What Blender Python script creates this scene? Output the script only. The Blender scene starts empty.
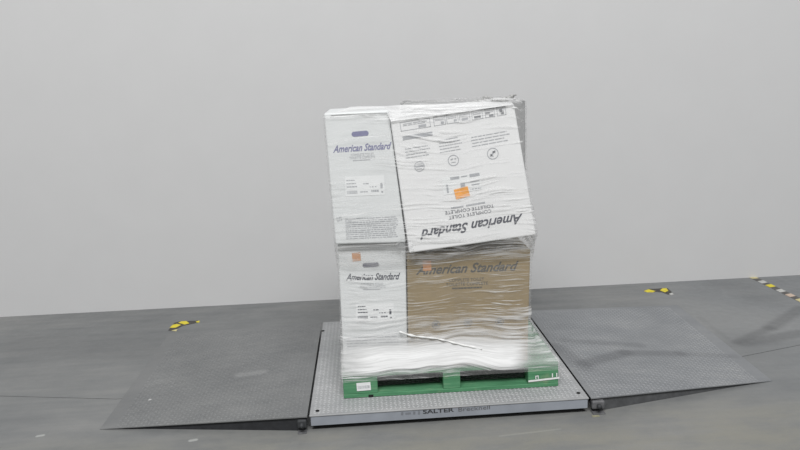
import bpy, bmesh, math, random
import numpy as np
from mathutils import Vector, Matrix

random.seed(7)
rng = np.random.default_rng(7)
sc = bpy.context.scene
C = sc.collection

# ------------------------------------------------------------------ camera
F_PX, PITCH, ROLL, YAW = 704.886, 0.1987, -0.0420, 0.0490
EYE = np.array([0.3511, -3.4745, 1.7924])
cp, sp, cr, sr = math.cos(PITCH), math.sin(PITCH), math.cos(ROLL), math.sin(ROLL)
cy, sy = math.cos(YAW), math.sin(YAW)
FWD = np.array([sy * cp, cy * cp, -sp])
R0 = np.array([cy, -sy, 0.0])
U0 = np.cross(R0, FWD)
RIGHT = cr * R0 + sr * U0
UP = -sr * R0 + cr * U0
cam_data = bpy.data.cameras.new('camera')
cam_data.sensor_width = 36.0
cam_data.lens = F_PX / 800 * 36.0
cam_data.clip_end = 100
cam = bpy.data.objects.new('camera', cam_data)
C.objects.link(cam)
m = Matrix.Identity(4)
for i in range(3):
    m[i][0], m[i][1], m[i][2], m[i][3] = RIGHT[i], UP[i], -FWD[i], EYE[i]
cam.matrix_world = m
sc.camera = cam

# ------------------------------------------------------------------ world, lamps, exposure
sc.view_settings.view_transform = 'Standard'
sc.view_settings.look = 'None'
sc.view_settings.exposure = 0.0
sc.view_settings.gamma = 1.0
sc.view_settings.use_curve_mapping = False
world = bpy.data.worlds.new('hall_light')
sc.world = world
world.use_nodes = True
world.node_tree.nodes['Background'].inputs[0].default_value = (0.97, 0.99, 1.0, 1)
world.node_tree.nodes['Background'].inputs[1].default_value = 0.30


def area(name, loc, target, sx, sy_, power, col=(1, 1, 1)):
    l = bpy.data.lights.new(name, 'AREA')
    l.shape = 'RECTANGLE'
    l.size, l.size_y, l.energy, l.color = sx, sy_, power, col
    o = bpy.data.objects.new(name, l)
    C.objects.link(o)
    o.location = loc
    d = Vector(target) - Vector(loc)
    o.rotation_euler = d.to_track_quat('-Z', 'Y').to_euler()
    return o


area('hall_lamp_bank', (0.2, -8.5, 12.0), (0.7, 1.2, 0.6), 9.0, 3.0, 2100)


# ------------------------------------------------------------------ pixel helpers
def ray(u, v):
    return RIGHT * (u - 400) / F_PX + UP * (225 - v) / F_PX + FWD


def on_y(u, v, y):                       # pixel -> point on the vertical plane at depth y
    d = ray(u, v)
    return EYE + d * (y - EYE[1]) / d[1]


def on_z(u, v, z=0.0):                   # pixel -> point on a level plane
    d = ray(u, v)
    return EYE + d * (z - EYE[2]) / d[2]


# ------------------------------------------------------------------ materials
def mat(name, rough=0.6, spec=0.4, metal=0.0):
    mt = bpy.data.materials.new(name)
    mt.use_nodes = True
    b = mt.node_tree.nodes['Principled BSDF']
    b.inputs['Roughness'].default_value = rough
    b.inputs['Specular IOR Level'].default_value = spec
    b.inputs['Metallic'].default_value = metal
    return mt, mt.node_tree, b


class NT:
    """small node builder"""
    def __init__(s, tree):
        s.t = tree

    def n(s, typ, **kw):
        nd = s.t.nodes.new(typ)
        for k, v in kw.items():
            setattr(nd, k, v)
        return nd

    def put(s, sock, v):
        if hasattr(v, 'is_output'):
            s.t.links.new(v, sock)
        else:
            sock.default_value = v

    def math(s, op, a, b=0.0, c=None, clamp=False):
        nd = s.n('ShaderNodeMath', operation=op, use_clamp=clamp)
        s.put(nd.inputs[0], a)
        s.put(nd.inputs[1], b)
        if c is not None:
            s.put(nd.inputs[2], c)
        return nd.outputs[0]

    def pos(s):
        g = s.n('ShaderNodeNewGeometry')
        x = s.n('ShaderNodeSeparateXYZ')
        s.t.links.new(g.outputs['Position'], x.inputs[0])
        return g.outputs['Position'], x.outputs

    def mapped(s, vec, scale, loc=(0, 0, 0)):
        mp = s.n('ShaderNodeMapping')
        mp.inputs['Scale'].default_value = scale
        mp.inputs['Location'].default_value = loc
        s.t.links.new(vec, mp.inputs[0])
        return mp.outputs[0]

    def noise(s, vec, scale, detail=4.0, rough=0.55):
        nd = s.n('ShaderNodeTexNoise')
        nd.inputs['Scale'].default_value = scale
        nd.inputs['Detail'].default_value = detail
        nd.inputs['Roughness'].default_value = rough
        s.t.links.new(vec, nd.inputs['Vector'])
        return nd.outputs['Fac']

    def ramp(s, fac, stops):
        r = s.n('ShaderNodeValToRGB')
        e = r.color_ramp.elements
        while len(e) < len(stops):
            e.new(0.5)
        for el, (p, c) in zip(e, stops):
            el.position = p
            el.color = (*c, 1) if len(c) == 3 else c
        s.put(r.inputs[0], fac)
        return r.outputs[0]

    def rng(s, v, a, b, c=0.0, d=1.0, smooth=True):
        r = s.n('ShaderNodeMapRange')
        r.interpolation_type = 'SMOOTHSTEP' if smooth else 'LINEAR'
        s.put(r.inputs[0], v)
        r.inputs[1].default_value, r.inputs[2].default_value = a, b
        r.inputs[3].default_value, r.inputs[4].default_value = c, d
        return r.outputs[0]

    def mix(s, fac, a, b):
        x = s.n('ShaderNodeMix', data_type='RGBA')
        s.put(x.inputs[0], fac)
        s.put(x.inputs[6], a if hasattr(a, 'is_output') else (*a, 1))
        s.put(x.inputs[7], b if hasattr(b, 'is_output') else (*b, 1))
        return x.outputs[2]

    def bump(s, h, strength, dist):
        b = s.n('ShaderNodeBump')
        b.inputs['Strength'].default_value = strength
        b.inputs['Distance'].default_value = dist
        s.t.links.new(h, b.inputs['Height'])
        return b.outputs[0]

    def band(s, xs, p0, p1, w, soft):
        """1 near the segment p0-p1 on the ground, 0 away from it"""
        dx, dy = p1[0] - p0[0], p1[1] - p0[1]
        L = math.hypot(dx, dy)
        dx, dy = dx / L, dy / L
        px, py = s.math('SUBTRACT', xs[0], p0[0]), s.math('SUBTRACT', xs[1], p0[1])
        t = s.math('ADD', s.math('MULTIPLY', px, dx), s.math('MULTIPLY', py, dy))
        d = s.math('ABSOLUTE', s.math('SUBTRACT', s.math('MULTIPLY', px, dy), s.math('MULTIPLY', py, dx)))
        over = s.math('MAXIMUM', s.math('SUBTRACT', t, L), s.math('MULTIPLY', t, -1.0))
        over = s.math('MAXIMUM', over, 0.0)
        dd = s.math('SQRT', s.math('ADD', s.math('MULTIPLY', d, d), s.math('MULTIPLY', over, over)))
        return s.rng(dd, w, w + soft, 1.0, 0.0)


def plain(name, col, rough=0.6, spec=0.3, var=0.08, scale=30.0, metal=0.0):
    mt, t, b = mat(name, rough, spec, metal)
    N = NT(t)
    p, _ = N.pos()
    f = N.noise(p, scale)
    c0 = tuple(x * (1 - var) for x in col)
    c1 = tuple(min(1, x * (1 + var)) for x in col)
    t.links.new(N.ramp(f, [(0.3, c0), (0.7, c1)]), b.inputs['Base Color'])
    return mt


M = {}
M['wall'] = plain('grey_wall_paint', (0.605, 0.603, 0.603), 0.9, 0.1, 0.01, 3)
M['white_carton'] = plain('white_carton_board', (0.71, 0.725, 0.725), 0.6, 0.25, 0.02, 5)
M['bright_carton'] = plain('bright_white_carton_board', (0.79, 0.79, 0.79), 0.6, 0.25, 0.02, 5)
M['tan_carton'] = plain('brown_carton_board', (0.27, 0.20, 0.098), 0.8, 0.15, 0.08, 9)
M['shaded_carton'] = plain('shade_toned_carton_board', (0.34, 0.34, 0.34), 0.8, 0.1, 0.03, 6)  # shade on the rear carton, put into its board colour
M['ink'] = plain('dark_ink', (0.055, 0.058, 0.08), 0.6, 0.2, 0.02)
M['ink_mid'] = plain('mid_grey_print', (0.17, 0.175, 0.19), 0.6, 0.2, 0.05)
M['ink_soft'] = plain('grey_print', (0.40, 0.41, 0.43), 0.6, 0.2, 0.05)
M['ink_violet'] = plain('violet_grey_ink', (0.19, 0.19, 0.33), 0.6, 0.2, 0.05)
M['ink_tan'] = plain('ink_on_brown_board', (0.075, 0.07, 0.06), 0.7, 0.1, 0.05)
M['slot'] = plain('hand_slot_shadow_board', (0.09, 0.09, 0.13), 0.8, 0.1, 0.05)
M['orange'] = plain('orange_sticker', (0.85, 0.36, 0.03), 0.45, 0.3, 0.15, 60)
M['skirt_mark'] = plain('worn_mark', (0.20, 0.21, 0.23), 0.6, 0.2, 0.1, 60)
M['orange_dull'] = plain('dull_orange_sticker', (0.55, 0.26, 0.11), 0.6, 0.2, 0.15, 60)
M['white_paper'] = plain('white_paper', (0.80, 0.81, 0.81), 0.6, 0.2, 0.02)
M['skirt'] = plain('blue_grey_painted_steel', (0.29, 0.31, 0.345), 0.5, 0.35, 0.08, 9)
M['dark_steel'] = plain('dark_steel', (0.045, 0.047, 0.05), 0.6, 0.3, 0.15, 15)
M['bracket'] = plain('dull_grey_steel', (0.12, 0.12, 0.125), 0.55, 0.4, 0.25, 40)
M['hole'] = plain('black_bolt_hole', (0.02, 0.02, 0.02), 0.7, 0.1, 0.1)
M['tape_yellow'] = plain('yellow_tape', (0.72, 0.60, 0.04), 0.5, 0.3, 0.12, 40)
M['tape_black'] = plain('black_tape', (0.06, 0.055, 0.05), 0.5, 0.3, 0.12, 40)
M['tape_pale'] = plain('worn_white_tape', (0.50, 0.50, 0.48), 0.6, 0.3, 0.12, 40)
M['tape_cream'] = plain('worn_cream_tape', (0.60, 0.53, 0.28), 0.6, 0.3, 0.15, 40)
M['tape_pink'] = plain('worn_pinkish_tape', (0.56, 0.44, 0.35), 0.6, 0.3, 0.15, 40)
M['tape_grey'] = plain('worn_grey_tape', (0.11, 0.105, 0.10), 0.6, 0.3, 0.15, 40)
M['lid'] = plain('yellowed_paint', (0.30, 0.29, 0.20), 0.8, 0.1, 0.3, 60)


def floor_mat():
    mt, t, b = mat('worn_concrete', 0.55, 0.35)
    N = NT(t)
    p, xs = N.pos()
    big = N.noise(p, 0.8, 4, 0.6)
    mid = N.noise(N.mapped(p, (2.0, 5.0, 1), (4, 2, 0)), 1.0, 5, 0.65)
    fine = N.noise(p, 16, 6, 0.7)
    streak = N.noise(N.mapped(p, (0.8, 9, 1)), 1.6, 4)
    f = N.math('ADD', N.math('MULTIPLY', big, 0.4), N.math('ADD', N.math('MULTIPLY', fine, 0.15), N.math('MULTIPLY_ADD', streak, 0.2, N.math('MULTIPLY', mid, 0.25))))
    col = N.ramp(f, [(0.38, (0.150, 0.155, 0.158)), (0.5, (0.193, 0.197, 0.197)), (0.62, (0.24, 0.24, 0.235))])
    warm = N.math('MULTIPLY', N.rng(xs[1], 0.25, -0.3), N.rng(mid, 0.35, 0.65, 0.2, 1.0))
    col = N.mix(N.math('MULTIPLY', warm, 0.65), col, (0.25, 0.24, 0.20))
    cool = N.math('MULTIPLY', N.rng(xs[0], 2.2, 3.4), N.rng(big, 0.3, 0.6, 0.4, 1.0))
    col = N.mix(N.math('MULTIPLY', cool, 0.6), col, (0.225, 0.235, 0.245))
    worn = N.band(xs, on_z(700, 318), on_z(760, 322), 0.10, 0.40)
    col = N.mix(N.math('MULTIPLY', worn, 0.5), col, (0.27, 0.272, 0.27))
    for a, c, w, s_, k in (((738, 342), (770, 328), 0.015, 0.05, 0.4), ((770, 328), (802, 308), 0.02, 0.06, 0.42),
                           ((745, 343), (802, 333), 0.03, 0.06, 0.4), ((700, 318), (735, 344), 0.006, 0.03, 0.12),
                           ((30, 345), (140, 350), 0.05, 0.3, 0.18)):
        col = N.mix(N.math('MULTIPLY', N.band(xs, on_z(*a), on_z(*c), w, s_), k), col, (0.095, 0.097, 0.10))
    for (u, v, rx) in ((40, 436, 0.010), (193, 440.5, 0.012)):
        q = on_z(u, v)
        col = N.mix(N.math('MULTIPLY', N.band(xs, (q[0] - 0.012, q[1]), (q[0] + 0.012, q[1] + 0.006), 0.006, rx), 0.55), col, (0.5, 0.51, 0.49))
    q0, q1 = on_z(505, 440), on_z(550, 425)
    col = N.mix(N.math('MULTIPLY', N.band(xs, on_z(500, 436), on_z(560, 429), 0.003, 0.008), 0.3), col, (0.35, 0.35, 0.32))
    t.links.new(col, b.inputs['Base Color'])
    t.links.new(N.rng(fine, 0.3, 0.7, 0.45, 0.65), b.inputs['Roughness'])
    t.links.new(N.bump(fine, 0.15, 0.004), b.inputs['Normal'])
    return mt


def steel_mat(name, c0, c1, c2, bands=(), rough=0.45, metal=0.0):
    mt, t, b = mat(name, rough, 0.45, metal)
    N = NT(t)
    p, xs = N.pos()
    a = N.noise(p, 2.2, 5, 0.65)
    s = N.noise(N.mapped(p, (1.5, 7, 1)), 2.5, 5, 0.65)
    f = N.math('ADD', N.math('MULTIPLY', a, 0.5), N.math('MULTIPLY', s, 0.5))
    col = N.ramp(f, [(0.36, c0), (0.5, c1), (0.64, c2)])
    for p0, p1, w, so, k, c in bands:
        col = N.mix(N.math('MULTIPLY', N.band(xs, p0, p1, w, so), k), col, c)
    t.links.new(col, b.inputs['Base Color'])
    t.links.new(N.rng(s, 0.3, 0.7, rough - 0.08, rough + 0.15), b.inputs['Roughness'])
    return mt


M['floor'] = floor_mat()
M['joint'] = plain('joint_filler', (0.075, 0.06, 0.05), 0.9, 0.1, 0.2, 12)
M['deck'] = steel_mat('grey_tread_plate', (0.33, 0.335, 0.345), (0.40, 0.405, 0.41), (0.47, 0.47, 0.475))
DK = (0.085, 0.088, 0.095)
zr = 0.045


def px_bands(lst, z, c):
    return [(on_z(*a, z), on_z(*b, z), w, so, k, c) for a, b, w, so, k in lst]


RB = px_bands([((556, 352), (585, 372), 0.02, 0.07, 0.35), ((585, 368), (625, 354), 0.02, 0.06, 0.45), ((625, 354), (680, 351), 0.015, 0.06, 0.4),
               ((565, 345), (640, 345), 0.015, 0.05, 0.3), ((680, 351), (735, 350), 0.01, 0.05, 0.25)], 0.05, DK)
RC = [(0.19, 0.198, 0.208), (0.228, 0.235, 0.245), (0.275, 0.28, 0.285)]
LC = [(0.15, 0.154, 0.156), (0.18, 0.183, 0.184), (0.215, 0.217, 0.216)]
LBD = px_bands([((240, 374), (262, 372.5), 0.008, 0.05, 0.5)], 0.06, (0.30, 0.30, 0.30)) + px_bands([((149.4, 399.3), (150.2, 399.2), 0.003, 0.008, 0.85)], 0.02, (0.65, 0.65, 0.65))


def lift(cs, k):
    return [tuple(min(1, x * k) for x in c) for c in cs]


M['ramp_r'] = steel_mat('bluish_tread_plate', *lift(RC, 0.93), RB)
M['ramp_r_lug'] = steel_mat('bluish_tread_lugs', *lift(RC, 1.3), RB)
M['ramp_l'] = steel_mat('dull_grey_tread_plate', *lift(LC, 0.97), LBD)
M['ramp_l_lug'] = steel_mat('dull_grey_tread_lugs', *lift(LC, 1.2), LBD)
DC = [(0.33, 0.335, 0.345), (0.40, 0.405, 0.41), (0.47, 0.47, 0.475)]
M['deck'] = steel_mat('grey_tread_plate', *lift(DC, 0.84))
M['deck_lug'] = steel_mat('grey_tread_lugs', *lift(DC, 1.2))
M['edge_grey'] = plain('dark_grey_steel_edge', (0.085, 0.087, 0.09), 0.6, 0.3, 0.2, 30)
M['edge'] = plain('black_steel_edge', (0.03, 0.031, 0.034), 0.6, 0.3, 0.2, 30)


def pallet_mat():
    mt, t, b = mat('green_painted_wood', 0.65, 0.25)
    N = NT(t)
    p, xs = N.pos()
    g = N.noise(N.mapped(p, (2.5, 14, 30)), 2.0, 5, 0.6)
    w = N.noise(p, 9, 4, 0.6)
    col = N.ramp(g, [(0.3, (0.06, 0.19, 0.095)), (0.55, (0.095, 0.27, 0.14)), (0.75, (0.20, 0.34, 0.20))])
    col = N.mix(N.rng(w, 0.58, 0.78, 0, 0.55), col, (0.26, 0.33, 0.20))
    t.links.new(col, b.inputs['Base Color'])
    t.links.new(N.bump(g, 0.25, 0.003), b.inputs['Normal'])
    return mt


M['pallet'] = pallet_mat()


def film_mat(name, haze, lo, hi, gain, zsc=150.0, white=0.9, fade=None):
    """clear stretch film: see-through, with crease highlights painted in as stretched white streaks"""
    mt, t, b = mat(name, 0.28, 0.5)
    N = NT(t)
    p, xs = N.pos()
    warp = N.noise(N.mapped(p, (1.6, 1.6, 3.0)), 1.0, 2)
    z2 = N.math('ADD', xs[2], N.math('MULTIPLY', warp, 0.16))

    def creases(kx, kz, off):
        comb = N.n('ShaderNodeCombineXYZ')
        t.links.new(N.math('MULTIPLY', xs[0], kx), comb.inputs[0])
        t.links.new(N.math('MULTIPLY_ADD', xs[1], kx, off), comb.inputs[1])
        t.links.new(N.math('MULTIPLY', z2, kz), comb.inputs[2])
        return N.noise(comb.outputs[0], 1.0, 3, 0.6)

    s1 = creases(5.0, zsc, 0.0)
    s2 = creases(2.2, zsc * 0.55, 7.0)
    patch = N.noise(N.mapped(p, (2.6, 2.6, 7.0), (3, 1, 2)), 1.0, 3)
    pm = N.rng(patch, 0.34, 0.66, 0.10, 1.0)
    s = N.math('MAXIMUM', N.math('MULTIPLY', N.rng(s1, lo, hi), pm), N.math('MULTIPLY', N.rng(s2, lo + 0.05, hi + 0.04), 0.8))
    fac = N.math('MULTIPLY_ADD', s, gain, haze, clamp=True)
    if fade:                               # layers thin out towards the rims and the corners of the band
        za, zb, zc, zd = fade
        edge = N.math('ADD', xs[2], N.math('MULTIPLY_ADD', warp, 0.10, -0.05))
        edge = N.math('ADD', edge, N.math('MULTIPLY_ADD', s2, 0.12, -0.06))
        k = N.math('MULTIPLY', N.rng(edge, za, zb), N.rng(edge, zc, zd, 1.0, 0.0))
        k = N.math('MULTIPLY', k, N.rng(N.math('ADD', xs[0], N.math('MULTIPLY', s2, 0.2)), 1.22, 1.34, 1.0, 0.22))
        k = N.math('MULTIPLY', k, N.rng(N.math('ADD', xs[0], N.math('MULTIPLY', s2, 0.15)), 0.22, 0.42, 0.30, 1.0))
        fac = N.math('MULTIPLY', fac, k)
    b.inputs['Base Color'].default_value = (white, white, white, 1)
    tr = N.n('ShaderNodeBsdfTransparent')
    ms = N.n('ShaderNodeMixShader')
    t.links.new(fac, ms.inputs[0])
    t.links.new(tr.outputs[0], ms.inputs[1])
    t.links.new(b.outputs[0], ms.inputs[2])
    t.links.new(ms.outputs[0], t.nodes['Material Output'].inputs[0])
    t.links.new(N.bump(s1, 0.5, 0.003), b.inputs['Normal'])
    return mt


M['film'] = film_mat('clear_stretch_film', 0.10, 0.54, 0.69, 0.78)
M['film_dense'] = film_mat('gathered_stretch_film', 0.85, 0.40, 0.6, 0.3, 120, 0.92, (0.215, 0.265, 0.33, 0.45))
M['film_fold'] = film_mat('folded_film', 0.62, 0.42, 0.6, 0.38, 90, 0.92)
M['film_mid'] = film_mat('overlapped_stretch_film', 0.05, 0.45, 0.62, 0.7, 130)
M['strand'] = plain('twisted_clear_film', (0.80, 0.80, 0.79), 0.3, 0.5, 0.05, 60)
M['tail'] = plain('crumpled_film', (0.40, 0.40, 0.39), 0.3, 0.5, 0.45, 45)


# ------------------------------------------------------------------ object helpers
def empty(name, loc, label, cat, group=None):
    o = bpy.data.objects.new(name, None)
    o.empty_display_size = 0.1
    C.objects.link(o)
    o.location = loc
    o['label'], o['category'] = label, cat
    if group:
        o['group'] = group
    return o


def link(name, me, material, parent=None, label=None, kind=None):
    o = bpy.data.objects.new(name, me)
    C.objects.link(o)
    if material is not None and not me.materials:
        me.materials.append(M[material])
    if parent is not None:
        o.parent = parent
    if label:
        o['label'] = label
    if kind:
        o['kind'] = kind
    return o


def base_of(parent):
    v = np.zeros(3)
    while parent is not None:
        v += np.array(parent.location)
        parent = parent.parent
    return v


def mesh(name, verts, faces, material, parent=None, label=None, kind=None, smooth=False):
    """verts in world metres; stored relative to the parent"""
    off = base_of(parent)
    me = bpy.data.meshes.new(name)
    me.from_pydata([tuple(np.asarray(v, float) - off) for v in verts], [], faces)
    me.update()
    if smooth:
        me.polygons.foreach_set('use_smooth', [True] * len(me.polygons))
    return link(name, me, material, parent, label, kind)


BOXF = [(0, 1, 3, 2), (4, 6, 7, 5), (0, 4, 5, 1), (2, 3, 7, 6), (0, 2, 6, 4), (1, 5, 7, 3)]


def hexa(c):
    """c: 8 corners indexed z*4 + y*2 + x"""
    return [np.asarray(v, float) for v in c], [tuple(f) for f in BOXF]


def hex_mesh(name, corners, material, parent, bevel=0.004, label=None, segs=2):
    off = base_of(parent)
    bm = bmesh.new()
    vs = [bm.verts.new(tuple(np.asarray(v, float) - off)) for v in corners]
    for f in BOXF:
        bm.faces.new([vs[i] for i in f])
    bmesh.ops.recalc_face_normals(bm, faces=bm.faces)
    if bevel:
        bmesh.ops.bevel(bm, geom=list(bm.edges), offset=bevel, segments=segs, affect='EDGES', profile=0.5)
    me = bpy.data.meshes.new(name)
    bm.to_mesh(me)
    bm.free()
    return link(name, me, material, parent, label)


def box(name, x0, x1, y0, y1, z0, z1, material, parent, bevel=0.003, label=None, xf=None, segs=1):
    c = [np.array([x, y, z]) for z in (z0, z1) for y in (y0, y1) for x in (x0, x1)]
    if xf:
        c = [xf(p) for p in c]
    return hex_mesh(name, c, material, parent, bevel, label, segs)


def tube(name, pts, radii, material, parent, sides=8, label=None):
    pts = [np.asarray(p, float) for p in pts]
    V, Fc = [], []
    for i, p in enumerate(pts):
        t = pts[min(i + 1, len(pts) - 1)] - pts[max(i - 1, 0)]
        t /= np.linalg.norm(t)
        a = np.cross(t, [0, 0, 1.0]) if abs(t[2]) < 0.9 else np.cross(t, [1.0, 0, 0])
        a /= np.linalg.norm(a)
        b = np.cross(t, a)
        r = radii[i] if hasattr(radii, '__len__') else radii
        for k in range(sides):
            an = 2 * math.pi * k / sides
            V.append(p + r * (math.cos(an) * a + math.sin(an) * b))
    for i in range(len(pts) - 1):
        for k in range(sides):
            k2 = (k + 1) % sides
            Fc.append((i * sides + k, i * sides + k2, (i + 1) * sides + k2, (i + 1) * sides + k))
    Fc.append(tuple(range(sides))[::-1])
    Fc.append(tuple((len(pts) - 1) * sides + k for k in range(sides)))
    return mesh(name, V, Fc, material, parent, label, smooth=True)


# ---- flat print on an upright face at depth y
def text_mesh(txt, shear=0.0, bold=0.0):
    cu = bpy.data.curves.new('text_source', 'FONT')
    cu.body = txt
    cu.shear = shear
    cu.offset = bold
    cu.resolution_u = 3
    o = bpy.data.objects.new('text_source', cu)
    C.objects.link(o)
    bpy.context.view_layer.update()
    me = bpy.data.meshes.new_from_object(o)
    bpy.data.objects.remove(o)
    V = np.array([v.co[:] for v in me.vertices])
    Fc = [tuple(p.vertices) for p in me.polygons]
    bpy.data.meshes.remove(me)
    return V, Fc


def frame_px(a, b, y):
    """origin, unit direction and unit 'up' on the plane y for a baseline from pixel a to pixel b"""
    A, B = on_y(*a, y), on_y(*b, y)
    d = B - A
    L = np.linalg.norm(d)
    d /= L
    return A, d, np.array([-d[2], 0, d[0]]), L


def put_text(name, txt, a, b, h_px, y, material, parent, shear=0.0, bold=0.0, label=None):
    V, Fc = text_mesh(txt, shear, bold)
    A, d, up, L = frame_px(a, b, y)
    pxm = L / math.dist(a, b)
    x0, x1 = V[:, 0].min(), V[:, 0].max()
    cap = 0.69
    P = [A + d * (v[0] - x0) / (x1 - x0) * L + up * v[1] / cap * h_px * pxm for v in V]
    return mesh(name, P, Fc, material, parent, label)


def put_rects(name, rects, a, b, y, material, parent, label=None):
    """rects (s0, s1, t0, t1): fractions of the baseline a-b along it, and the same unit above it"""
    A, d, up, L = frame_px(a, b, y)
    V, Fc = [], []
    for s0, s1, t0, t1 in rects:
        n = len(V)
        V += [A + d * s * L + up * t * L for s, t in ((s0, t0), (s1, t0), (s1, t1), (s0, t1))]
        Fc.append((n, n + 1, n + 2, n + 3))
    return mesh(name, V, Fc, material, parent, label)


def words(s0, s1, t, h, gap=0.012, lo=0.02, hi=0.09):
    out, s = [], s0
    while s < s1 - 0.006:
        w = min(random.uniform(lo, hi), s1 - s)
        out.append((s, s + w, t, t + h))
        s += w + gap
    return out


def put_ring(name, c, r_px, y, material, parent, w=0.16, marks=(), segs=28):
    A = on_y(*c, y)
    pxm = np.linalg.norm(on_y(c[0] + 1, c[1], y) - A)
    R = r_px * pxm
    V, Fc = [], []
    for k in range(segs):
        an = 2 * math.pi * k / segs
        e = np.array([math.cos(an), 0, math.sin(an)])
        V += [A + e * R, A + e * R * (1 - w)]
    for k in range(segs):
        k2 = (k + 1) % segs
        Fc.append((2 * k, 2 * k2, 2 * k2 + 1, 2 * k + 1))
    for x0, z0, x1, z1, th in marks:
        p, q = np.array([x0, 0, z0]), np.array([x1, 0, z1])
        d = (q - p) / np.linalg.norm(q - p)
        nn = np.array([-d[2], 0, d[0]]) * th / 2
        n = len(V)
        V += [A + R * k for k in (p - nn, q - nn, q + nn, p + nn)]
        Fc.append((n, n + 1, n + 2, n + 3))
    return mesh(name, V, Fc, material, parent)


# ------------------------------------------------------------------ the setting
JOINT = [(-10, 0.74), (-1.96, 0.724), (-1.2, 0.571), (2.675, 0.619), (3.15, 0.751), (10, 0.80)]
floor = mesh('floor', [(-10, -9, -0.02), (10, -9, -0.02), (10, 2.7, -0.02), (-10, 2.7, -0.02)], [(0, 1, 2, 3)], 'joint', kind='structure')
floor['label'] = 'worn grey concrete floor with a thin joint line'


def slab(side):
    g = 0.004
    if side < 0:
        ring = [(-10, -9)] + [(10, -9)] + [(x, y - g) for x, y in reversed(JOINT)]
    else:
        ring = [(x, y + g) for x, y in JOINT] + [(10, 2.7), (-10, 2.7)]
    n = len(ring)
    V = [(x, y, 0.0) for x, y in ring] + [(x, y, -0.02) for x, y in ring]
    Fc = [tuple(range(n))] + [(k, k + n, (k + 1) % n + n, (k + 1) % n) for k in range(n)]
    mesh('slab', V, Fc, 'floor', floor)


slab(-1)
slab(1)
w0, w1 = on_z(0, 317), on_z(800, 275)
wd = (w1 - w0) / np.linalg.norm(w1 - w0)
wn = np.array([-wd[1], wd[0], 0])
wa, wb = w0 - wd * 6.5, w1 + wd * 6.0
wall_c = [p + np.array([0, 0, z]) for z in (-0.02, 5.5) for p in (wa, wb, wa + wn * 0.2, wb + wn * 0.2)]
wall = hex_mesh('wall_back', wall_c, 'wall', None, 0)
wall['kind'] = 'structure'
wall['label'] = 'plain light grey wall behind the scale'


# ------------------------------------------------------------------ floor scale
H = 0.09


def lugs(name, n_u, n_v, fn, material, parent, h=0.0022, skip=None):
    """raised tread marks as one mesh; fn(u, v) in metres -> point on the plate, with the plate normal"""
    V, Fc = [], []
    off = base_of(parent)
    L, W = 0.0115, 0.0042
    for i in range(n_u):
        for j in range(n_v):
            u, v = (i + 0.5) * 0.024, (j + 0.5) * 0.024
            s = 1 if (i + j) % 2 else -1
            e, f = (0.7071, 0.7071 * s), (-0.7071 * s, 0.7071)
            n = len(V)
            base = [(u + e[0] * L, v + e[1] * L), (u + f[0] * W, v + f[1] * W), (u - e[0] * L, v - e[1] * L), (u - f[0] * W, v - f[1] * W)]
            top = [(u + e[0] * L * .6, v + e[1] * L * .6), (u - e[0] * L * .6, v - e[1] * L * .6)]
            for q in base:
                V.append(fn(*q, 0.0003) - off)
            for q in top:
                V.append(fn(*q, h) - off)
            Fc += [(n, n + 1, n + 4), (n + 1, n + 2, n + 5, n + 4), (n + 2, n + 3, n + 5), (n + 3, n, n + 4, n + 5)]
    me = bpy.data.meshes.new(name)
    me.from_pydata([tuple(v) for v in V], [], Fc)
    me.update()
    return link(name, me, material, parent, kind='stuff')


scale = empty('floor_scale', (0.75, 0.75, 0), 'low square steel platform scale lying under the wrapped pallet', 'scale')
box('top_plate', 0, 1.5, 0, 1.5, H - 0.007, H, 'deck', scale, 0.0015)
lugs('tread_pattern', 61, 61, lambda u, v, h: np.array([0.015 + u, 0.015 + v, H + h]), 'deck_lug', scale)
for nm, a in (('front_skirt', (0.006, 1.494, 0.004, 0.012)), ('back_skirt', (0.006, 1.494, 1.488, 1.496)),
              ('side_skirt', (0.004, 0.012, 0.012, 1.488)), ('side_skirt', (1.488, 1.496, 0.012, 1.488))):
    box(nm, *a, 0.030, H - 0.007, 'skirt', scale, 0.001)
for x in (0.09, 1.41):
    for y in (0.09, 1.41):
        V = [(x + r * math.cos(k * math.pi / 8), y + r * math.sin(k * math.pi / 8), z) for z, r in ((0, 0.035), (0.012, 0.035), (0.016, 0.018), (H - 0.008, 0.018)) for k in range(16)]
        Fc = [(i * 16 + k, i * 16 + (k + 1) % 16, (i + 1) * 16 + (k + 1) % 16, (i + 1) * 16 + k) for i in range(3) for k in range(16)]
        mesh('foot', V, Fc + [tuple(range(16))[::-1], tuple(range(48, 64))], 'dark_steel', scale)
box('understructure', 0.02, 1.48, 0.10, 1.40, 0.03, H - 0.008, 'dark_steel', scale, 0)
for u, v in ((317.5, 411), (578.5, 393.2), (323, 331)):
    q = on_z(u, v, H)
    V = [(q[0] + 0.011 * math.cos(k * math.pi / 6), q[1] + 0.011 * math.sin(k * math.pi / 6), H + z) for z in (0.0, 0.0028) for k in range(12)]
    mesh('bolt', V, [tuple(range(12, 24))] + [(k, (k + 1) % 12, (k + 1) % 12 + 12, k + 12) for k in range(12)], 'hole', scale, label='black bolt head')
put_text('lettering', 'SALTER', (423, 413.9), (454, 411.6), 4.2, 0.0028, 'dark_steel', scale, bold=0.02, label='dark lettering')
put_text('lettering', 'Brecknell', (458.5, 411.6), (490, 409.2), 4.4, 0.0028, 'bracket', scale, label='faded dark lettering')
put_rects('emblem', [(0.0, 0.12, 0.0, 0.16), (0.22, 0.5, 0.02, 0.12), (0.6, 0.72, 0.0, 0.16), (0.85, 0.95, -0.02, 0.22)], (401, 415.2), (421, 414.0), 0.0028, 'skirt_mark', scale)


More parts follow.
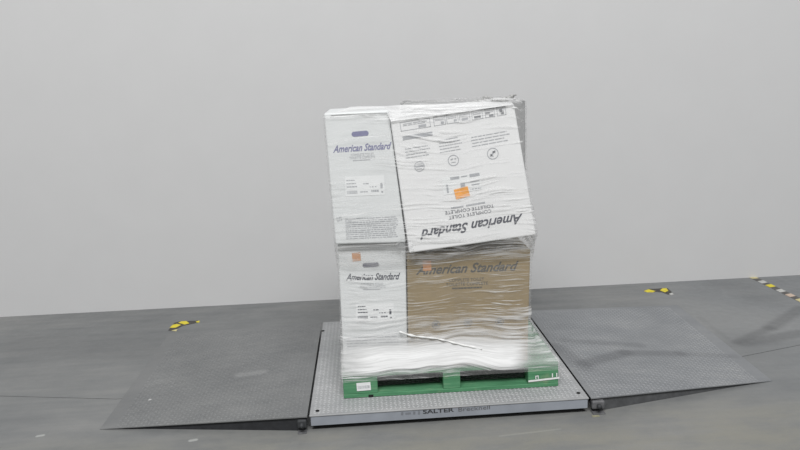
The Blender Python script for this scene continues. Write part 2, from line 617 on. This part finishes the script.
# ------------------------------------------------------------------ ramps
def ramp(side, tip_front, tip_back, material, label):
    hx = -0.012 if side < 0 else 1.512
    hf, hb = np.array([hx, 0.0, H - 0.002]), np.array([hx, 1.5, H - 0.002])
    tf, tb = np.array([*tip_front, 0.004]), np.array([*tip_back, 0.004])
    root = empty('access_ramp', (hx, 0.75, 0), label, 'ramp', 'ramps on both sides of the scale')
    dn = np.array([0, 0, -0.006])
    if side > 0:
        c = [hf + dn, tf * [1, 1, 0] + [0, 0, 0.0], hb + dn, tb * [1, 1, 0], hf, tf, hb, tb]
    else:
        c = [tf * [1, 1, 0], hf + dn, tb * [1, 1, 0], hb + dn, tf, hf, tb, hb]
    hex_mesh('deck_plate', c, material, root, 0)
    # edge plates under the deck, tapering to the tip
    for nm, a, b, iy in (('front_edge_plate', hf, tf, 0.012), ('back_edge_plate', hb, tb, -0.02)):
        d = (b - a)
        a2, b2 = a + [side * 0.05, iy + d[1] * 0.045, 0], a + d * 0.97 + [0, iy, 0]
        th = np.array([0, 0.008 if iy > 0 else -0.008, 0])
        za, zb = a[2] - 0.006 - 0.086 * 0.04, a[2] - 0.006 - 0.0835 * 0.97
        lo = 0.001
        L0, R0_ = (a2, b2) if side > 0 else (b2, a2)
        zL, zR = (za, zb) if side > 0 else (zb, za)
        cc = []
        for top in (0, 1):
            for k in (0, 1):
                for P, z in ((L0, zL), (R0_, zR)):
                    Q = P + (th if k else 0)
                    cc.append(np.array([Q[0], Q[1], max(z, lo + 0.001) if top else lo]))
        hex_mesh(nm, cc, 'edge' if side < 0 else 'edge_grey', root, 0)
    nu, nv = 46, 61
    e_u, e_v = (tf - hf), (hb - hf)

    def fn(u, v, h):
        s, t_ = 0.03 / 1.16 + u / 1.2 * 0.98, v / 1.5
        return hf * (1 - s) * (1 - t_) + tf * s * (1 - t_) + hb * (1 - s) * t_ + tb * s * t_ + np.array([side * 0.0, 0, h])
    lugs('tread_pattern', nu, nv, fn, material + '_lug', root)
    # hinge hook at the front corner
    x0, x1 = (hx - 0.055, hx - 0.004) if side < 0 else (hx + 0.004, hx + 0.075)
    br = box('hinge_bracket', x0, x1, -0.006, 0.035, 0.022, H - 0.020, 'dark_steel' if side < 0 else 'bracket', root, 0.010, segs=3)
    box('foot_tab', x0 + 0.002, x1 - 0.002, -0.022, 0.03, 0.0, 0.006, 'bracket', root, 0.001)
    xc = (x0 + x1) / 2
    tube('pin', [(xc, -0.03, 0.045), (xc, 0.02, 0.045)], 0.012, 'dark_steel', root, 10)
    if side > 0:
        box('paint_spill', x0 - 0.01, x0 + 0.03, -0.045, -0.026, 0.0, 0.0015, 'lid', root, 0)
    return root


lt, lb = on_z(100, 429.6), on_z(174, 331)
ramp(-1, (lt[0], lt[1]), (lt[0] - 0.02, lt[1] + 1.5), 'ramp_l', 'dull grey steel ramp with a pale scuff, on the white cartons\' side of the scale')
rt = on_z(772, 381.2)
ramp(1, (rt[0], rt[1]), (rt[0] + 0.08, rt[1] + 1.42), 'ramp_r', 'bluish grey steel ramp with dark wheel tracks, on the brown carton\'s side of the scale')

# ------------------------------------------------------------------ pallet
PX, PY, PYAW = 0.179, 0.180, -0.0116
pc, ps = math.cos(PYAW), math.sin(PYAW)


def pal(p):
    return np.array([PX + p[0] * pc - p[1] * ps, PY + p[0] * ps + p[1] * pc, H + 0.002 + p[2]])


pallet = empty('pallet', tuple(pal((0.6, 0.5, 0))), 'green painted wooden block pallet on the steel scale', 'pallet')
pallet.location.z = H + 0.002
for y0 in (0.0, 0.9):
    box('bottom_board', 0, 1.2, y0, y0 + 0.1, 0, 0.022, 'pallet', pallet, 0.002, xf=pal)
for x0, w in ((0, 0.1), (0.55, 0.1), (1.1, 0.1)):
    box('bottom_board', x0, x0 + w, 0.102, 0.898, 0, 0.022, 'pallet', pallet, 0.002, xf=pal)
for x0, w in ((0, 0.19), (0.555, 0.095), (1.03, 0.17)):
    for y0, d in ((0.0, 0.1), (0.43, 0.14), (0.9, 0.1)):
        box('block', x0, x0 + w, y0 + 0.001, y0 + d - 0.001, 0.022, 0.100, 'pallet', pallet, 0.003, xf=pal)
    box('stringer_board', x0, x0 + w, 0.001, 0.999, 0.100, 0.122, 'pallet', pallet, 0.002, xf=pal)
for k in range(8):
    w = 0.105
    y0 = k * (1.0 - w) / 7
    box('deck_board', 0, 1.2, y0, y0 + w, 0.122, 0.144, 'pallet', pallet, 0.002, xf=pal)
PF = PY - 0.004
tag = put_rects('tag', [(0, 1, 0, 0.62)], (357, 391.2), (371, 390.0), PF, 'white_paper', pallet, label='white paper tag')
put_rects('barcode', [(k / 22 + 0.06, k / 22 + 0.06 + random.uniform(0.012, 0.03), 0.16, 0.40) for k in range(20)], (357.3, 391.2), (370.6, 390.0), PF - 0.001, 'ink_soft', tag)
put_rects('notch', [(0, 1, 0, 0.55)], (368.5, 397.4), (373.5, 397.1), PF, 'hole', pallet, label='black notch in the bottom board')
put_rects('stencil_mark', [(0.0, 0.14, 0, 0.6), (0.14, 0.40, 0.45, 0.6), (0.40, 0.54, 0, 0.6)], (535.5, 379.2), (541.5, 378.6), PY - 0.0165, 'strand', pallet, label='white stencilled mark')
for u_, v_ in ((552, 377.3), (556.3, 376.9)):
    put_rects('stencil_mark', [(0, 1, 0, 4.2)], (u_, v_), (u_ + 1.0, v_ - 0.08), PY - 0.0165, 'strand', pallet, label='white stencilled stroke')
put_rects('strap', [(0, 1, 0, 0.06)], (528.5, 382.2), (559.5, 378.6), PY - 0.0165, 'strand', pallet, label='white strand across the corner block')

# ------------------------------------------------------------------ cartons
ZP = H + 0.002 + 0.144 + 0.001
SECTIONS = []          # corner sets, for the film


def carton(px, yf, depth, material, label, zb=None, lean=0.0):
    """px: bottom-left, bottom-right, top-left, top-right pixels of the front face at depth yf"""
    f = [on_y(*p, yf) for p in px]
    if zb is not None:
        f[0][2] = f[1][2] = zb
    D = np.array([0, depth, 0])
    c = [f[0], f[1], f[0] + D, f[1] + D, f[2], f[3], f[2] + D, f[3] + D]
    base = (c[0] + c[1] + c[2] + c[3]) / 4
    root = empty('carton', tuple(base), label, 'carton', 'shipping cartons stacked on the pallet')
    hex_mesh('body', c, material, root, 0.007, segs=2)
    SECTIONS.append(c)
    return root


YL = 0.200
low_white = carton([(343.8, 369), (407.5, 365), (337.6, 245), (405.6, 242.5)], YL, 0.66, 'white_carton',
                   'white carton with dark lettering and hand slot, on the pallet beside the brown carton', ZP)
low_tan = carton([(408.6, 365), (527.6, 359), (406.8, 254.0), (530.6, 249.0)], YL, 0.38, 'tan_carton',
                 'brown cardboard carton with dark lettering, beneath the tilted white carton', ZP)
YU = 0.150
up_white = carton([(335.6, 244.3), (406.0, 242.6), (323.8, 113.5), (388.6, 110.2)], YU, 0.68, 'white_carton',
                  'upright white carton with faded violet lettering and hand slot, on top of the stack')
YT = 0.125
tilted = carton([(409.4, 253.2), (536.2, 235.0), (390.6, 121.5), (514.2, 104.5)], YT, 0.38, 'bright_carton',
                'tilted white carton with upside-down lettering and an orange sticker')

# cartons of the rear row
def plain_carton(x0, x1, y0, y1, z0, z1, material, label):
    root = empty('carton', ((x0 + x1) / 2, (y0 + y1) / 2, z0), label, 'carton', 'shipping cartons stacked on the pallet')
    c = [np.array([x, y, z]) for z in (z0, z1) for y in (y0, y1) for x in (x0, x1)]
    hex_mesh('body', c, material, root, 0.007, segs=2)
    SECTIONS.append(c)
    return root


rear_low = plain_carton(0.600, 1.25, 0.60, 0.97, ZP, 0.915, 'white_carton', 'plain white carton standing on the pallet behind the brown carton')
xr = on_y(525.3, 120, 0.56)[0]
rear_up = plain_carton(0.605, xr, 0.56, 0.95, 0.917, 1.668, 'shaded_carton', 'plain carton with shade painted in as grey, behind the tilted white one, only its corner showing')

# ---- print on the cartons
e = 0.0012
y = YU - e
put_text('wordmark', 'American Standard', (333.0, 152.6), (391.8, 148.8), 6.8, y, 'ink_violet', up_white, 0.42, 0.022, 'violet grey lettering')
put_text('subtitle', 'COMPLETE TOILET', (351, 156.2), (374, 154.9), 2.3, y, 'ink_soft', up_white)
put_text('subtitle', 'TOILETTE COMPLETE', (349.5, 159.2), (375, 157.8), 2.3, y, 'ink_soft', up_white)
put_rects('fine_print', words(0, 1, 0, 0.05), (353, 161.0), (370, 160.0), y, 'ink_soft', up_white)


def slot(px0, px1, h, y, parent, material='slot'):
    A, d, up, L = frame_px(px0, px1, y)
    hh = L * h / math.dist(px0, px1)
    V = []
    for k in range(24):
        an = 2 * math.pi * k / 24
        cx = (L - hh) / 2 * (1 if math.cos(an) > 0 else -1) + L / 2
        V.append(A + d * (cx + math.cos(an) * hh / 2) + up * math.sin(an) * hh / 2)
    mesh('hand_slot', V, [tuple(range(24))], material, parent, 'dark rounded hand slot')


slot((351.6, 134.4), (368.6, 133.0), 5.2, y, up_white, 'ink_violet')
rc = words(0, 0.22, 0.36, 0.025, 0.01) + words(0, 0.26, 0.27, 0.025, 0.01) + words(0, 0.28, 0.18, 0.03, 0.01) + words(0.45, 0.62, 0.25, 0.03, 0.02) + words(0.62, 0.8, 0.16, 0.025, 0.03)
rc += [(k * 0.022, k * 0.022 + random.uniform(0.008, 0.016), 0.0, 0.09) for k in range(13)]
rc += words(0.36, 0.56, 0.03, 0.03, 0.01) + words(0.66, 0.86, 0.03, 0.055, 0.01, 0.03, 0.05) + [(0.91, 0.97, 0.12, 0.27), (0.93, 0.98, 0.0, 0.05)]
lbl = put_rects('shipping_label', [(-0.04, 1.02, -0.06, 0.48)], (347, 194.2), (384, 192.6), y, 'white_paper', up_white)
put_rects('label_print', rc, (347, 194.2), (384, 192.6), y - 0.0006, 'ink_soft', lbl)
fp = []
for k in range(11):
    fp += words(0.0, random.uniform(0.93, 1.0), k * 0.0385, 0.016, 0.014, 0.02, 0.12)
put_rects('fine_print', fp, (346.2, 239.2), (398.5, 236.8), y, 'ink_soft', up_white)
put_rects('fine_print', words(0, 1, 0, 0.25, 0.1, 0.1, 0.4) + words(0, 1, 0.5, 0.25, 0.1, 0.1, 0.4), (337.5, 221.5), (342.5, 220), y, 'ink_soft', up_white)

y = YL - e
put_text('wordmark', 'American Standard', (346.0, 280.2), (400.2, 279.2), 6.6, y, 'ink', low_white, 0.42, 0.022, 'dark lettering')
put_text('subtitle', 'COMPLETE TOILET', (361, 285.4), (383.5, 285.0), 2.3, y, 'ink_soft', low_white)
put_text('subtitle', 'TOILETTE COMPLETE', (360, 288.2), (385.5, 287.7), 2.4, y, 'ink_soft', low_white)
put_rects('fine_print', words(0, 1, 0, 0.05), (363, 290), (380, 289.5), y, 'ink_soft', low_white)
slot((362.5, 265.4), (379, 264.6), 4.6, y, low_white)
lbl = put_rects('shipping_label', [(-0.06, 1.04, -0.08, 0.46)], (358, 319.0), (392.5, 318.2), y, 'white_paper', low_white)
put_rects('label_print', rc, (358, 319.0), (392.5, 318.2), y - 0.0006, 'ink', lbl)
fp = []
for k in range(4):
    fp += words(0.0, 0.97, k * 0.055, 0.02, 0.014, 0.02, 0.12)
put_rects('fine_print', fp, (347, 347), (400, 345), y, 'ink_soft', low_white)
put_rects('sticker', [(0, 1, 0, 1.05)], (352.5, 261.5), (361, 260.8), y, 'orange_dull', low_white, 'orange sticker')

put_text('wordmark', 'American Standard', (415.8, 274.6), (518.6, 270.0), 9.2, y, 'ink_tan', low_tan, 0.42, 0.022, 'dark lettering')
put_text('subtitle', 'COMPLETE TOILET', (449, 282.0), (484, 280.6), 3.2, y, 'ink_tan', low_tan)
put_text('subtitle', 'TOILETTE COMPLETE', (446, 286.4), (488, 284.6), 3.2, y, 'ink_tan', low_tan)
put_rects('fine_print', words(0, 1, 0, 0.05), (452, 289.2), (482, 288), y, 'ink_tan', low_tan)
put_rects('sticker', [(0.0, 1, 0, 1.3)], (423.2, 271.0), (431.5, 270.4), y - 0.0006, 'orange_dull', low_tan, 'orange sticker')
for c0 in ((436, 324.5), (468, 322.6), (499.5, 321.8)):
    put_ring('handling_symbol', c0, 4.2, y, 'ink_tan', low_tan, 0.16, [(-0.6, 0.35, 0.6, 0.35, 0.3), (-0.6, -0.3, 0.6, -0.3, 0.3), (-0.5, 0.0, 0.3, 0.0, 0.25)])

y = YT - e
put_text('wordmark', 'American Standard', (522.6, 213.6), (419.0, 230.5), 9.4, y, 'ink', tilted, 0.42, 0.022, 'dark grey upside-down lettering')
put_text('subtitle', 'COMPLETE TOILET', (491, 209.2), (448.5, 216.3), 3.4, y, 'ink', tilted)
put_text('subtitle', 'TOILETTE COMPLETE', (493.6, 203.9), (445, 211.5), 3.4, y, 'ink', tilted)
put_rects('fine_print', words(0, 0.56, 0, 0.05, 0.006, 0.04, 0.09) + words(0.64, 1, 0, 0.05, 0.006, 0.04, 0.09), (485, 201.6), (451, 207.4), y, 'ink_soft', tilted)
st = put_rects('sticker', [(0, 1, 0, 0.72)], (456.2, 199.6), (470.0, 195.8), y - 0.002, 'orange', tilted, 'orange sticker')
lbl = put_rects('shipping_label', [(0, 1, 0, 0.46)], (480, 171.8), (441.5, 177.6), y, 'white_paper', tilted)
put_rects('label_print', [(0.02, 0.28, 0.02, 0.10), (0.05, 0.28, 0.20, 0.235), (0.05, 0.26, 0.29, 0.32), (0.55, 0.78, 0.03, 0.10), (0.34, 0.5, 0.04, 0.07),
                          (0.42, 0.54, 0.22, 0.36), (0.86, 0.91, 0.2, 0.42)] + words(0.02, 0.3, 0.4, 0.03, 0.02), (480, 171.8), (441.5, 177.6), y - 0.0006, 'ink_soft', lbl)
# band of small boxed pictograms along the upper edge
A0, B0 = (401.0, 131.5), (508.0, 114.5)
def on_line(s, off):
    return (A0[0] + (B0[0] - A0[0]) * s + off * 0.155, A0[1] + (B0[1] - A0[1]) * s + off)
cells = [(0.0, 0.28), (0.31, 0.42), (0.43, 0.54), (0.55, 0.65), (0.665, 0.77), (0.79, 0.88), (0.90, 0.985)]
for i, (s0, s1) in enumerate(cells):
    a, b = on_line(s0, 0), on_line(s1, 0)
    L = math.dist(a, b)
    hgt = 9.0 / L
    w_ = 0.55 / L
    r_ = [(0, 1, 0, w_), (0, 1, hgt - w_, hgt), (0, w_, 0, hgt), (1 - w_, 1, 0, hgt)]
    r_ += words(0.1, 0.9, hgt * 0.72, 0.7 / L, 0.03, 0.1, 0.3) + words(0.1, 0.85, hgt * 0.55, 0.7 / L, 0.03, 0.1, 0.3)
    fr = put_rects('pictogram_box', r_, a, b, y, 'ink_soft', tilted)
    dk = [(0.6, 0.85, 0.15 * hgt, 0.4 * hgt)] if i < 3 else [(0.2, 0.8, 0.15 * hgt, 0.38 * hgt)]
    if i == 5:
        dk = [(0.05, 0.5, 0.42 * hgt, 0.62 * hgt), (0.4, 0.85, 0.08 * hgt, 0.3 * hgt)]
    if i == 6:
        dk = [(0.3, 0.6, 0.4 * hgt, 0.75 * hgt), (0.45, 0.75, 0.15 * hgt, 0.42 * hgt)]
    put_rects('pictogram', dk, a, b, y - 0.0005, 'ink_mid' if i > 3 else 'ink_soft', fr)
put_rects('grey_bar', [(0, 1, 0, 0.13)], (403.0, 140.4), (432.7, 135.3), y, 'ink_soft', tilted)
for a, b, n in (((406, 158.5), (431, 154.5), 4), ((440, 153), (463, 149), 5), ((472, 147), (511, 140), 4)):
    L = math.dist(a, b)
    r_ = []
    for k in range(n):
        r_ += words(0.02 * (k % 2), 1 - 0.08 * ((k + 1) % 3), (k * 3.0) / L, 0.8 / L, 0.02, 0.05, 0.2)
    put_rects('fine_print', r_, a, b, y, 'ink_soft', tilted)
put_ring('handling_symbol', (419.4, 166.4), 5.2, y, 'ink_soft', tilted, 0.14, [(-0.8, -0.1, 0.8, 0.1, 0.35), (-0.6, 0.45, 0.6, 0.5, 0.12), (-0.5, -0.5, 0.5, -0.45, 0.12)])
put_ring('handling_symbol', (453.4, 160.4), 5.6, y, 'ink_soft', tilted, 0.14, [(-0.5, 0.1, -0.1, 0.3, 0.2), (0.2, 0.25, 0.5, 0.3, 0.2), (-0.4, -0.4, 0.4, -0.3, 0.12)])
put_ring('handling_symbol', (492.8, 153.6), 5.8, y, 'ink_soft', tilted, 0.13, [(-0.45, -0.5, 0.4, 0.5, 0.28), (-0.1, 0.35, 0.45, 0.2, 0.25), (-0.45, -0.1, 0.1, -0.5, 0.2)])

# ------------------------------------------------------------------ stretch film
NA = 360
CEN = np.array([0.74, 0.62])
pal_c = [pal((x, y_, z)) for z in (0.0, 0.145) for y_ in (0, 1.0) for x in (0, 1.2)]


def section(c, z):
    pts = []
    for k in range(4):
        a, b = c[k], c[k + 4]
        if min(a[2], b[2]) - 1e-6 <= z <= max(a[2], b[2]) + 1e-6:
            t = (z - a[2]) / (b[2] - a[2])
            pts.append((a + (b - a) * t)[:2])
    return pts


def hull(pts):
    pts = sorted(map(tuple, pts))
    def half(ps_):
        o = []
        for p in ps_:
            while len(o) > 1 and (o[-1][0] - o[-2][0]) * (p[1] - o[-2][1]) - (o[-1][1] - o[-2][1]) * (p[0] - o[-2][0]) <= 0:
                o.pop()
            o.append(p)
        return o[:-1]
    return half(pts) + half(pts[::-1])


ANG = np.array([2 * math.pi * k / NA for k in range(NA)])
# put samples on the corners too, so that no corner is cut


def radii(poly):
    out = np.zeros(NA)
    P = np.array(poly) - CEN
    for k, an in enumerate(ANG):
        d = np.array([math.cos(an), math.sin(an)])
        best = 0
        for i in range(len(P)):
            a, b = P[i], P[(i + 1) % len(P)]
            ed = b - a
            den = d[0] * ed[1] - d[1] * ed[0]
            if abs(den) < 1e-9:
                continue
            t = (a[0] * ed[1] - a[1] * ed[0]) / den
            s = (a[0] * d[1] - a[1] * d[0]) / den
            if t > 0 and -1e-6 <= s <= 1 + 1e-6:
                best = max(best, t)
        out[k] = best
    return out


ZS = np.concatenate([np.linspace(0.190, 0.236, 5), np.linspace(0.25, 1.66, 95)])
RR = []
for z in ZS:
    pts = []
    for c in SECTIONS:
        pts += section(c, z)
    if z <= ZP:
        pts += section(pal_c, min(z, H + 0.146))
    if len(pts) < 3:
        pts = [tuple(p) for c in (SECTIONS[2], SECTIONS[5]) for p in (c[4][:2], c[5][:2], c[6][:2], c[7][:2])]
    r = radii(hull(pts))
    RR.append(np.maximum(r, np.roll(r, 1) * 0.997))
RR = np.array(RR)
# the film bridges steps: pull a straight sheet from the pallet edge up to the cartons, and over the overhang
zi = {z: i for i, z in enumerate(ZS)}
ip = 4
for j in range(NA):
    col = RR[:, j]
    z0, r0 = ZS[ip], col[ip]
    zt = 0.46
    it = int(np.argmin(abs(ZS - zt)))
    for i in range(ip, it):
        t = (ZS[i] - z0) / (ZS[it] - z0)
        col[i] = max(col[i], r0 * (1 - t) + col[it] * t - 0.10 * (r0 - col[it]) * math.sin(math.pi * t))
    ia, ie = int(np.argmin(abs(ZS - 0.81))), int(np.argmin(abs(ZS - 1.02)))
    top = col[ia:ie].max()
    ib = ia + int(np.argmax(col[ia:ie] > top - 0.008))
    for i in range(ia, ib):
        t = (ZS[i] - ZS[ia]) / (ZS[ib] - ZS[ia])
        col[i] = max(col[i], col[ia] * (1 - t) + col[ib] * t)
MARG = 0.009
wr = rng.normal(size=(len(ZS), 40))
for _ in range(2):
    wr = (wr + np.roll(wr, 1, 1) + np.roll(wr, -1, 1)) / 2
wrin = np.array([np.interp(np.arange(NA) / NA * 40, np.arange(41), np.append(w, w[0])) for w in wr]) * 0.0011


def film_shell(name, i0, i1, margin, material, parent, amp=1.0, a0=0, a1=NA, cap=False, label=None):
    V, Fc = [], []
    ring = list(range(a0, a1))
    closed = (a1 - a0) == NA
    rows = list(range(i0, i1))
    for i in rows:
        for k in ring:
            r = RR[i, k] + margin + np.clip(wrin[i, k] * amp, -0.002, 0.004)
            V.append(np.array([CEN[0] + r * math.cos(ANG[k]), CEN[1] + r * math.sin(ANG[k]), ZS[i]]))
    nrow = len(rows)
    if cap:
        last = V[-len(ring):]
        for sc_, zz in ((0.985, 1.668), (0.93, 1.681), (0.78, 1.686), (0.62, 1.684)):
            for k, p in enumerate(last):
                q = CEN + (p[:2] - CEN) * sc_
                V.append(np.array([q[0], q[1], zz + wrin[(k * 7) % 50, k] * 1.5]))
            nrow += 1
    n = len(ring)
    for i in range(nrow - 1):
        for k in range(n if closed else n - 1):
            k2 = (k + 1) % n
            Fc.append((i * n + k, i * n + k2, (i + 1) * n + k2, (i + 1) * n + k))
    return mesh(name, V, Fc, material, parent, label, smooth=True)


film = empty('stretch_wrap', (0.74, 0.62, 0.165), 'clear plastic stretch film wound around the stacked cartons and the pallet', 'plastic wrap')
film_shell('film_sheet', 0, len(ZS), MARG, 'film', film, cap=True)


def iz(z):
    return int(np.argmin(abs(ZS - z)))


film_shell('gathered_band', iz(0.20), iz(0.47), MARG + 0.005, 'film_dense', film, 1.5, label='white bunched film around the foot of the load')
film_shell('overlap_band', iz(0.21), iz(0.56), MARG + 0.003, 'film_mid', film, 1.2)
film_shell('overlap_band', iz(0.84), iz(0.99), MARG + 0.004, 'film_mid', film, 1.2)
# film folded over the top front edges
front = [(330, 114.8), (352, 113.8), (372, 113.0), (387, 112.6), (391, 121.6), (420, 117.6), (450, 113.5), (480, 109.3), (514, 104.6)]
back = [(350, 106.8), (362, 106.2), (376, 106.2), (388, 106.0), (404, 104.6), (428, 104.8), (455, 103.2), (482, 101.2), (511, 101.6)]
V, Fc = [], []
for k in range(len(front)):
    for i in range(6):
        t = i / 5
        a_, b_ = np.array(front[k]), np.array(back[k])
        uv = a_ * (1 - t) + b_ * t
        V.append(on_y(uv[0], uv[1] + 0.35 * math.sin(k * 2.1 + i * 1.7) * (0 < i < 5), (0.138 if k < 4 else 0.113) * (1 - t) + 0.51 * t))
for k in range(len(front) - 1):
    for i in range(5):
        Fc.append((k * 6 + i, k * 6 + 6 + i, k * 6 + 7 + i, k * 6 + 1 + i))
mesh('top_fold', V, Fc, 'film_fold', film, 'white film folded over the top edge', smooth=True)
# twisted strand crossing the front
pts, rad = [], []
for k in range(40):
    t = k / 39
    u, v = 399 + (482 - 399) * t, 331.5 + (349 - 331.5) * t + 1.6 * math.sin(t * 9) * (1 - t)
    pts.append(on_y(u, v, 0.176 - 0.002 * math.sin(k)))
    rad.append(0.0042 + 0.002 * math.sin(k * 1.3) + 0.003 * max(0, 1 - abs(t - 0.12) * 12))
tube('twisted_strand', pts, rad, 'strand', film, 7, 'white twisted strand of film')
# crumpled tail at the upper corner
pts, rad = [], []
for k, (u, v) in enumerate([(470, 102.0), (480, 100.2), (485, 97.0), (490, 97.6), (495, 100.4), (502, 99.8), (508, 98.6), (512, 95.6), (516.5, 95.2)]):
    pts.append(on_y(u, v, 0.50 + 0.015 * math.sin(k * 2)))
    rad.append([0.003, 0.005, 0.008, 0.008, 0.011, 0.010, 0.015, 0.010, 0.005][k])
fine_p, fine_r = [], []
for k in range(len(pts) - 1):
    for s in range(4):
        t = s / 4
        fine_p.append(pts[k] * (1 - t) + pts[k + 1] * t + rng.normal(size=3) * 0.0025)
        fine_r.append((rad[k] * (1 - t) + rad[k + 1] * t) * random.uniform(0.6, 1.35))
tube('loose_tail', fine_p, fine_r, 'tail', film, 7, 'crumpled loose tail of film')


# ------------------------------------------------------------------ hazard tape on the floor
def tape(label, strip_px, patches):
    P = [on_z(*p) for p in strip_px]
    c = sum(P) / len(P)
    root = empty('hazard_tape', (c[0], c[1], 0), label, 'tape')
    for name, px, material, z in patches:
        Q = [on_z(*p, z) for p in px]
        n = len(Q)
        V = Q + [q * [1, 1, 0] for q in Q]
        Fc = [tuple(range(n))[::-1]] + [(k, (k + 1) % n, (k + 1) % n + n, k + n) for k in range(n)]
        mesh(name, V, Fc, material, root)
    return root


Z1, Z2 = 0.0015, 0.003
tape('torn curled strip of yellow and black tape behind the dull grey ramp', [(168, 330), (200, 321)], [
    ('backing', [(168.2, 330.4), (171.5, 326.4), (174.5, 322.6), (180.5, 321.2), (190, 320.8), (198.5, 320.6), (199.6, 322.0), (191, 324.0), (183, 325.6), (177.5, 328.4), (176, 330.8)], 'tape_black', Z1),
    ('stripe', [(169.8, 327.6), (172.6, 324.8), (177, 323.8), (181, 324.8), (175.4, 327.6)], 'tape_yellow', Z2),
    ('stripe', [(178.4, 322.6), (181.5, 321.2), (186.5, 321.0), (189.2, 323.2), (184.5, 324.4)], 'tape_yellow', Z2),
    ('stripe', [(195.8, 321.4), (199.5, 320.6), (199.4, 322.0), (196.8, 322.4)], 'tape_yellow', Z2),
    ('stripe', [(171.6, 330.4), (177.4, 329.0), (176.4, 330.9)], 'tape_cream', Z2)])
tape('short torn pieces of yellow and black tape behind the bluish grey ramp', [(644, 291), (674, 294)], [
    ('backing', [(644, 290.6), (649, 288.8), (657, 288.6), (661.5, 288.2), (667.5, 288.0), (672, 292.0), (673.8, 294.0), (668, 294.4), (662, 292.2), (656, 291.8), (648, 292.0)], 'tape_black', Z1),
    ('stripe', [(644, 290.8), (648.5, 289.2), (655.5, 291.0), (653, 292.0), (647, 292.0)], 'tape_yellow', Z2),
    ('stripe', [(660, 290.2), (662.5, 288.2), (666.5, 288.2), (668.4, 290.6), (665, 292.2)], 'tape_yellow', Z2),
    ('stripe', [(669, 293.8), (672, 292.6), (673.8, 294.0), (671, 294.8)], 'tape_pale', Z2)])
# long worn strip running to the wall
TA, TB = on_z(751.5, 276.8), on_z(806, 303)
td = (TB - TA) / np.linalg.norm(TB - TA)
tn = np.array([-td[1], td[0], 0])
TL = np.linalg.norm(TB - TA)
tw = 0.030
root = empty('hazard_tape', tuple((TA + TB) / 2 * [1, 1, 0]), 'long worn striped floor tape running up to the grey wall', 'tape')


def strip(name, s0, s1, material, z, sl=0.0):
    Q = [TA + td * (s0 + 0.0) + tn * tw, TA + td * (s0 + sl) - tn * tw, TA + td * (s1 + sl) - tn * tw, TA + td * s1 + tn * tw]
    Q = [np.array([q[0], q[1], z]) for q in Q]
    V = Q + [q * [1, 1, 0] for q in Q]
    Fc = [(0, 1, 2, 3)] + [(k, (k + 1) % 4, (k + 1) % 4 + 4, k + 4) for k in range(4)]
    mesh(name, V, Fc, material, root)


strip('backing', 0.0, TL, 'tape_grey', Z1)
cols = ['tape_cream', 'tape_pale', 'tape_yellow', 'tape_pale', 'tape_pink', 'tape_cream', 'tape_yellow']
cent = [(753.8, 277.6), (761.5, 281.8), (770, 285.6), (779.2, 290.6), (788, 295.2), (797.5, 300.2)]
for k, pxy in enumerate(cent):
    s = float(np.dot(on_z(*pxy) - TA, td))
    strip('stripe', max(0.0, s - 0.034), s + 0.034, cols[k], Z2, 0.02 if k else 0)
